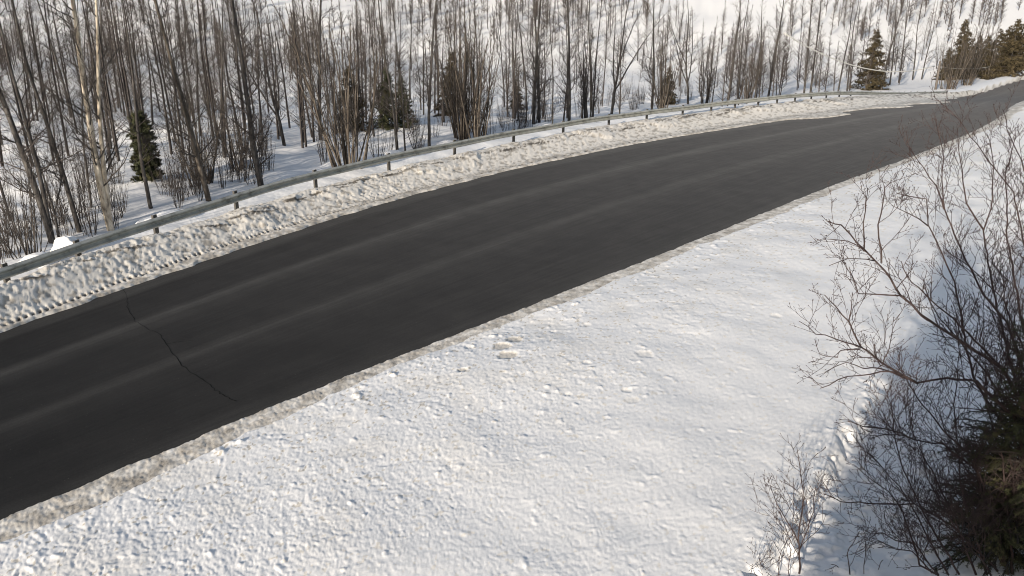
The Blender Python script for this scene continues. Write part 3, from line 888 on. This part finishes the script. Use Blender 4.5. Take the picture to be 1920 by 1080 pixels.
# ------------------------------------------------------------------ snow heaps behind the rail
def heap(px, py, sx, sy, sz, rz, label, seed):
    x, y = onsnow(px, py); z = hz(x, y)
    nu, nv = 40, 18
    mb = MB(); o = np.random.default_rng(seed)
    P_ = []
    for j in range(nv + 1):
        ph = math.pi / 2 * (j / nv)
        for i in range(nu):
            th = 2 * math.pi * i / nu
            P_.append((math.cos(th) * math.cos(ph), math.sin(th) * math.cos(ph), math.sin(ph)))
    P_ = np.array(P_)
    n_ = fbm(P_[:, 0] * 2 + seed, P_[:, 1] * 2 + P_[:, 2] * 2, 4, seed)
    n_ = n_ * np.cos(np.arcsin(np.clip(P_[:, 2], 0, 1)) ) ** .5
    P_ = P_ * (1 + .22 * n_[:, None])
    for p in P_: mb.v.append((p[0] * sx, p[1] * sy, p[2] * sz - .06))
    for j in range(nv):
        for i in range(nu):
            a0 = j * nu + i; b0 = j * nu + (i + 1) % nu
            mb.f.append((a0, b0, b0 + nu, a0 + nu))
    h = mb.build('snow_heap', M['snow']); h.location = (x, y, z); h.rotation_euler = (0, 0, rz)
    tag(h, label, 'snow heap')
heap(128, 476, .40, .34, .52, .5, 'rounded snow boulder behind the left end of the guardrail', 1)
heap(70, 492, .5, .4, .28, .9, 'low snow heap left of the rounded snow boulder', 8)
heap(318, 412, 1.0, .45, .30, .9, 'long snow heap showing over the rail right of the pale birch', 2)
heap(738, 288, .7, .4, .26, .9, 'snow heap behind the rail below the slim straight tree', 3)
heap(838, 270, .9, .4, .32, .9, 'snow heap behind the rail left of the big willow', 4)
heap(1020, 236, 1.2, .5, .30, .9, 'flat snow heap behind the rail below the close dark pair', 5)

# ------------------------------------------------------------------ pole and cable
px_, py_ = onsnow(1754, 168)
zz = hz(px_, py_)
top = at(1756, 116, py_ / ray(1756, 116).y)
pl = empty('utility_pole', (px_, py_, zz)); tag(pl, 'short grey wooden pole carrying the frosted cable beside the side track', 'pole')
mb = MB(); ph = top.z - zz
mb.tube([Vector((0, 0, -.4)), Vector((0, 0, ph * .5)), Vector((0, 0, ph))], [.17, .16, .13], 10)
mb.build('shaft', M['pole'], pl)
mb = MB(); mb.tube([Vector((0, 0, ph)), Vector((0, 0, ph + .12))], [.15, .07], 10); mb.build('cap', M['pole'], pl)
def cable(p0, p1, sag, r_, name, label):
    mb = MB(); pts = []
    for i in range(25):
        f = i / 24; q = p0.lerp(p1, f); q.z -= sag * 4 * f * (1 - f); pts.append(q - p0)
    mb.tube(pts, [r_] * 25, 6)
    o = mb.build(name, M['cable']); o.location = p0; tag(o, label, 'cable')
d0 = py_ / ray(1756, 116).y
cable(at(1753, 124, d0), at(1470, 62, d0 * .72), 2.0, .06, 'overhead_cable', 'thick frosted cable sagging from the wooden pole up to the left')
cable(at(1757, 124, d0), at(1900, 112, d0 * 1.3), .9, .03, 'overhead_cable', 'thin cable running right from the wooden pole into the dark bushes')

# ------------------------------------------------------------------ foreground bushes at the right
def lb_limb(mb, r, pxs, f0, f1, r0, r1, sub=1, dens=1.0, tw=None):
    """limb through surveyed points, root first; f0/f1 distance from the viewer at root/tip"""
    n = len(pxs); pts = []
    for i, (px, py) in enumerate(pxs):
        pts.append(at(px, py, f0 + (f1 - f0) * i / (n - 1) + r.uniform(-.08, .08)))
    # resample with small kinks
    out = []
    for i in range(n - 1):
        L_ = (pts[i + 1] - pts[i]).length; m = max(2, int(L_ / .12))
        for j in range(m):
            q = pts[i].lerp(pts[i + 1], j / m)
            out.append(q + Vector((r.uniform(-1, 1), r.uniform(-1, 1), r.uniform(-1, 1))) * .011)
    out.append(pts[-1])
    r0 *= 1.15; r1 *= 1.15
    rd = [r0 + (r1 - r0) * (i / (len(out) - 1)) ** .8 for i in range(len(out))]
    mb[0].tube(out, rd, 6, cap=True)
    tot = sum((out[i + 1] - out[i]).length for i in range(len(out) - 1))
    m = int(tot * 8.5 * dens)
    for j in range(m):
        f = .10 + .9 * (j + r.random()) / max(m, 1)
        q, dd = sample(out, min(f, .999))
        if sub:
            l = r.uniform(.15, .75) * (1.25 - f * .6)
            side = rand_perp(dd, r); side.z += .35
            twig(mb[1], r, q, dd * r.uniform(.5, 1) + side * .8, l, max(rd[int(f * (len(rd) - 1)) % len(rd)] * .42, .0032), 2)
def twig(mb, r, p, d, l, r0, lev):
    n = max(3, int(l / .07))
    pts, rd = limb(r, p, d, l, r0, n, .22, .05, .45)
    mb.tube(pts, rd, 4, cap=False)
    # bud at the tip
    e = pts[-1]; dd = (pts[-1] - pts[-2]).normalized()
    mb.tube([e, e + dd * .010, e + dd * .024], [r0 * .6, r0 * 1.1 + .001, .0008], 4, cap=False)
    if lev > 0:
        c = int(l * 7) + 1
        for i in range(c):
            f = .2 + .75 * (i + r.random()) / c
            q, qd = sample(pts, f)
            twig(mb, r, q, qd * .8 + rand_perp(qd, r) * .75 + Vector((0, 0, .1)), l * r.uniform(.2, .5), max(r0 * .65, .0028), lev - 1)
def bush(name, label, limbs, seed, base, cat='bush', dens=1.0):
    r = random.Random(seed)
    st, tw = MB(), MB()
    for pxs, f0, f1, r0, r1 in limbs: lb_limb((st, tw), r, pxs, f0, f1, r0, r1, 1, dens)
    e = empty(name, base)
    tag(e, label, cat)
    for mb, nm in ((st, 'limbs'), (tw, 'twigs')):
        mb.v = [(v[0] - base[0], v[1] - base[1], v[2] - base[2]) for v in mb.v]
        mb.build(nm, M['twig_near'], e)
    return e
def gbase(px, py):
    d = ray(px, py); t = 5.0
    while CAM_H + d.z * t > hz(d.x * t, d.y * t) and t < 60: t += .05
    return d.x * t, d.y * t, hz(d.x * t, d.y * t), t
b1 = gbase(1960, 1075)
F = b1[3]
bush('alder_bush', 'tall leafless bush whose long dark limbs arch left over the snow', [
 ([(1960,1075),(1950,900),(1925,780),(1881,692),(1844,667),(1763,615),(1726,589),(1689,555),(1659,507),(1622,470),(1578,422),(1552,415)], F, F - .9, .034, .005),
 ([(1652,492),(1648,422),(1655,380),(1661,352),(1672,338)], F - .8, F - .9, .009, .003),
 ([(1622,470),(1618,440),(1624,374),(1627,352)], F - .9, F - 1., .008, .003),
 ([(1622,470),(1590,452),(1548,448)], F - .9, F - .8, .007, .003),
 ([(1640,488),(1590,486),(1555,498)], F - .9, F - 1.1, .006, .003),
 ([(1689,555),(1650,553),(1609,552),(1598,520),(1592,500)], F - .8, F - .9, .009, .003),
 ([(1881,692),(1800,610),(1745,560),(1700,520),(1690,490)], F - .2, F - .5, .014, .004),
 ([(1955,1000),(1900,780),(1830,715),(1775,710),(1719,719),(1693,706),(1671,695),(1590,706),(1538,728)], F, F - .7, .028, .004),
 ([(1719,719),(1685,698),(1640,670),(1615,652),(1592,604),(1565,575),(1546,553)], F - .4, F - .9, .015, .004),
 ([(1615,652),(1567,635),(1530,625),(1498,602)], F - .8, F - 1.0, .009, .003),
 ([(1612,654),(1575,656),(1570,670),(1537,665)], F - .8, F - .7, .007, .003),
 ([(1592,604),(1598,548)], F - .8, F - .8, .006, .003),
 ([(1693,706),(1650,690),(1620,692),(1585,680),(1552,695)], F - .5, F - .6, .009, .003),
], 201, b1[:3], dens=.8)
b2 = gbase(1975, 1010); F = b2[3]
bush('alder_bush', 'upright leafless bush whose crown crosses the road edge at the right', [
 ([(1975,1010),(1930,720),(1889,604),(1844,552),(1804,474),(1770,392),(1766,340),(1770,300),(1755,228)], F, F + .3, .026, .004),
 ([(1770,392),(1755,348),(1720,300),(1700,262)], F, F + .1, .010, .003),
 ([(1950,900),(1830,720),(1811,652),(1804,596),(1789,530),(1767,478),(1741,422),(1735,374),(1700,366),(1681,363)], F, F - .3, .020, .004),
 ([(1741,422),(1705,400),(1672,385)], F, F - .2, .008, .003),
 ([(1960,900),(1900,700),(1870,580),(1852,492),(1844,433),(1859,392),(1863,300),(1850,250)], F, F + .6, .022, .004),
 ([(1844,433),(1812,380),(1800,300),(1795,240)], F + .4, F + .5, .011, .003),
 ([(1960,800),(1915,600),(1890,450),(1885,330),(1905,250)], F, F + .9, .020, .004),
 ([(1975,700),(1925,480),(1900,360),(1830,270),(1790,215),(1750,180)], F + .2, F + 1.2, .016, .004),
 ([(1990,620),(1940,420),(1915,300),(1893,255),(1880,205)], F + .2, F + 1.2, .016, .004),
 ([(1960,900),(1890,760),(1850,700),(1800,640),(1765,600),(1740,560),(1730,520)], F - .3, F - .6, .016, .004),
 ([(1975,850),(1920,660),(1880,560),(1830,510),(1790,480),(1775,470)], F - .2, F - .6, .014, .004),
], 202, b2[:3], dens=1.25)
b3 = gbase(1890, 1078); F = b3[3]
bush('willow_bush', 'dense low leafless bush in front of the dark spruce at the lower right', [
 ([(1890,1078),(1860,960),(1823,854),(1767,806),(1730,761),(1693,702),(1680,680)], F, F - .4, .018, .004),
 ([(1880,1060),(1830,880),(1767,832),(1715,826),(1690,815),(1656,815),(1634,821)], F, F - .8, .018, .004),
 ([(1715,826),(1675,806),(1619,800),(1590,789)], F - .6, F - .9, .011, .004),
 ([(1675,806),(1667,798),(1632,769)], F - .6, F - .6, .007, .003),
 ([(1870,1070),(1786,987),(1752,965),(1712,945),(1627,944),(1575,941),(1545,926)], F - .2, F - .7, .013, .004),
 ([(1760,1078),(1725,1060),(1715,1024),(1693,961),(1667,921),(1634,898),(1601,871)], F - .5, F - .6, .011, .003),
 ([(1780,1078),(1740,1010),(1700,930),(1671,895),(1645,865),(1623,848)], F - .5, F - .7, .010, .003),
 ([(1760,1078),(1712,1017),(1678,1013),(1656,1000),(1634,1000),(1612,989)], F - .6, F - .8, .010, .003),
 ([(1750,1075),(1710,1035),(1680,1028),(1649,1015)], F - .6, F - .8, .008, .003),
 ([(1800,1078),(1730,960),(1693,880),(1675,810),(1670,760),(1657,722)], F - .4, F - .5, .012, .003),
 ([(1830,1078),(1770,930),(1730,850),(1700,790),(1695,740)], F - .3, F - .4, .012, .003),
 ([(1850,1078),(1800,900),(1790,760),(1800,660),(1790,600)], F - .2, F, .013, .003),
 ([(1900,1078),(1880,860),(1850,760),(1845,650),(1830,560)], F - .1, F, .015, .003),
 ([(1930,1078),(1925,880),(1915,700),(1890,600),(1880,500)], F, F + .2, .015, .003),
 ([(1860,1078),(1800,1000),(1740,900),(1725,850)], F - .3, F - .5, .010, .003),
], 203, b3[:3], cat='bush', dens=1.7)
b4 = gbase(1499, 1078); F = b4[3]
bush('young_sapling', 'small leafless sapling standing on the shadow edge at the bottom', [
 ([(1499,1078),(1497,1006),(1506,939),(1502,884),(1494,838)], F, F - .1, .011, .003),
 ([(1497,1020),(1475,975),(1458,945),(1445,915)], F, F + .1, .007, .003),
 ([(1499,1030),(1525,960),(1530,910)], F, F + .1, .006, .003),
 ([(1497,1040),(1475,1000),(1463,960)], F, F - .1, .005, .003),
], 204, b4[:3], 'sapling', dens=.75)
b5 = gbase(1590, 1076); F = b5[3]
bush('young_sapling', 'bent thin twigs rising from the shaded snow left of the dense bush', [
 ([(1592,1078),(1590,1040),(1597,1018),(1612,996)], F, F, .006, .003),
 ([(1575,1078),(1570,1060),(1558,1058)], F, F, .005, .003),
], 205, b5[:3], 'sapling', dens=.7)
b6 = gbase(1620, 1076); F = b6[3]
bush('young_sapling', 'single upright twig between the bent twigs and the dense bush', [
 ([(1619,1078),(1622,1040),(1624,1010)], F, F, .005, .003),
 ([(1648,1078),(1650,1055),(1656,1050)], F, F, .005, .003),
], 206, b6[:3], 'sapling', dens=.6)
b7 = gbase(1450, 1079); F = b7[3]
bush('young_sapling', 'low tangle of thin twigs at the bottom edge left of the small sapling', [
 ([(1460,1085),(1462,1050),(1466,1030)], F, F, .005, .003), ([(1440,1085),(1432,1065),(1425,1055)], F, F, .005, .003),
 ([(1480,1085),(1478,1050),(1484,1030),(1472,1010)], F, F, .005, .003), ([(1420,1085),(1412,1070),(1405,1062)], F, F, .005, .003),
], 207, b7[:3], 'sapling', dens=1.4)

_t, _b, _n = make_spruce(81, 3.4, 1.25, 260, 34, .035, .007, low=.05, per=9, taper=.6)
SPN = (_t, _b, _n.mesh('needles', M['needles']))
def near_spruce(px, py, s, label, rz=0, sz=1.0):
    x, y, z, t = gbase(px, py)
    return place_spruce('spruce', SPN, M, x, y, s, label, rz=rz, sz=sz)
near_spruce(1885, 1040, 1.05, 'dark young spruce tangled in the bushes at the right edge')
near_spruce(1990, 960, 1.25, 'second dark young spruce, half cut off by the right edge', rz=2.4)
x, y, z, t = gbase(1800, 1078)
place_spruce('spruce', SPN, M, x + .3, y - 1.0, .22, 'tiny green spruce tip at the bottom edge below the dense bush', rz=2)

# ------------------------------------------------------------------ trees behind the camera that shade the snow at the lower right
_t, _b, _n = make_spruce(91, 12, 2.9, 190, 26, .40, .13, low=.04, per=6, taper=.8)
SPT = (_t, _b, _n.mesh('needles', M['needles']))
sd = Vector((math.sin(R(SUN_HEAD)), math.cos(R(SUN_HEAD)), 0)); sr = Vector((sd.y, -sd.x, 0))
L0 = Vector((2.9, 8.3, 0))
for i, (back, side, s) in enumerate(((20, 1.9, .95), (22, 4.4, 1.05), (20, 6.9, .95), (23, 9.4, 1.1), (21, 11.9, 1.0), (24, 14.4, 1.05), (13, 5.2, .7), (13, 8.0, .75))):
    p = L0 - sd * back + sr * side
    place_spruce('spruce', SPT, M, p.x, p.y, s * .86, 'tall spruce in the row behind the viewpoint that shades the lower right snow', rz=i * 1.3, group='spruces behind the viewpoint')

scene.render.resolution_x = 1024
scene.render.resolution_y = 576
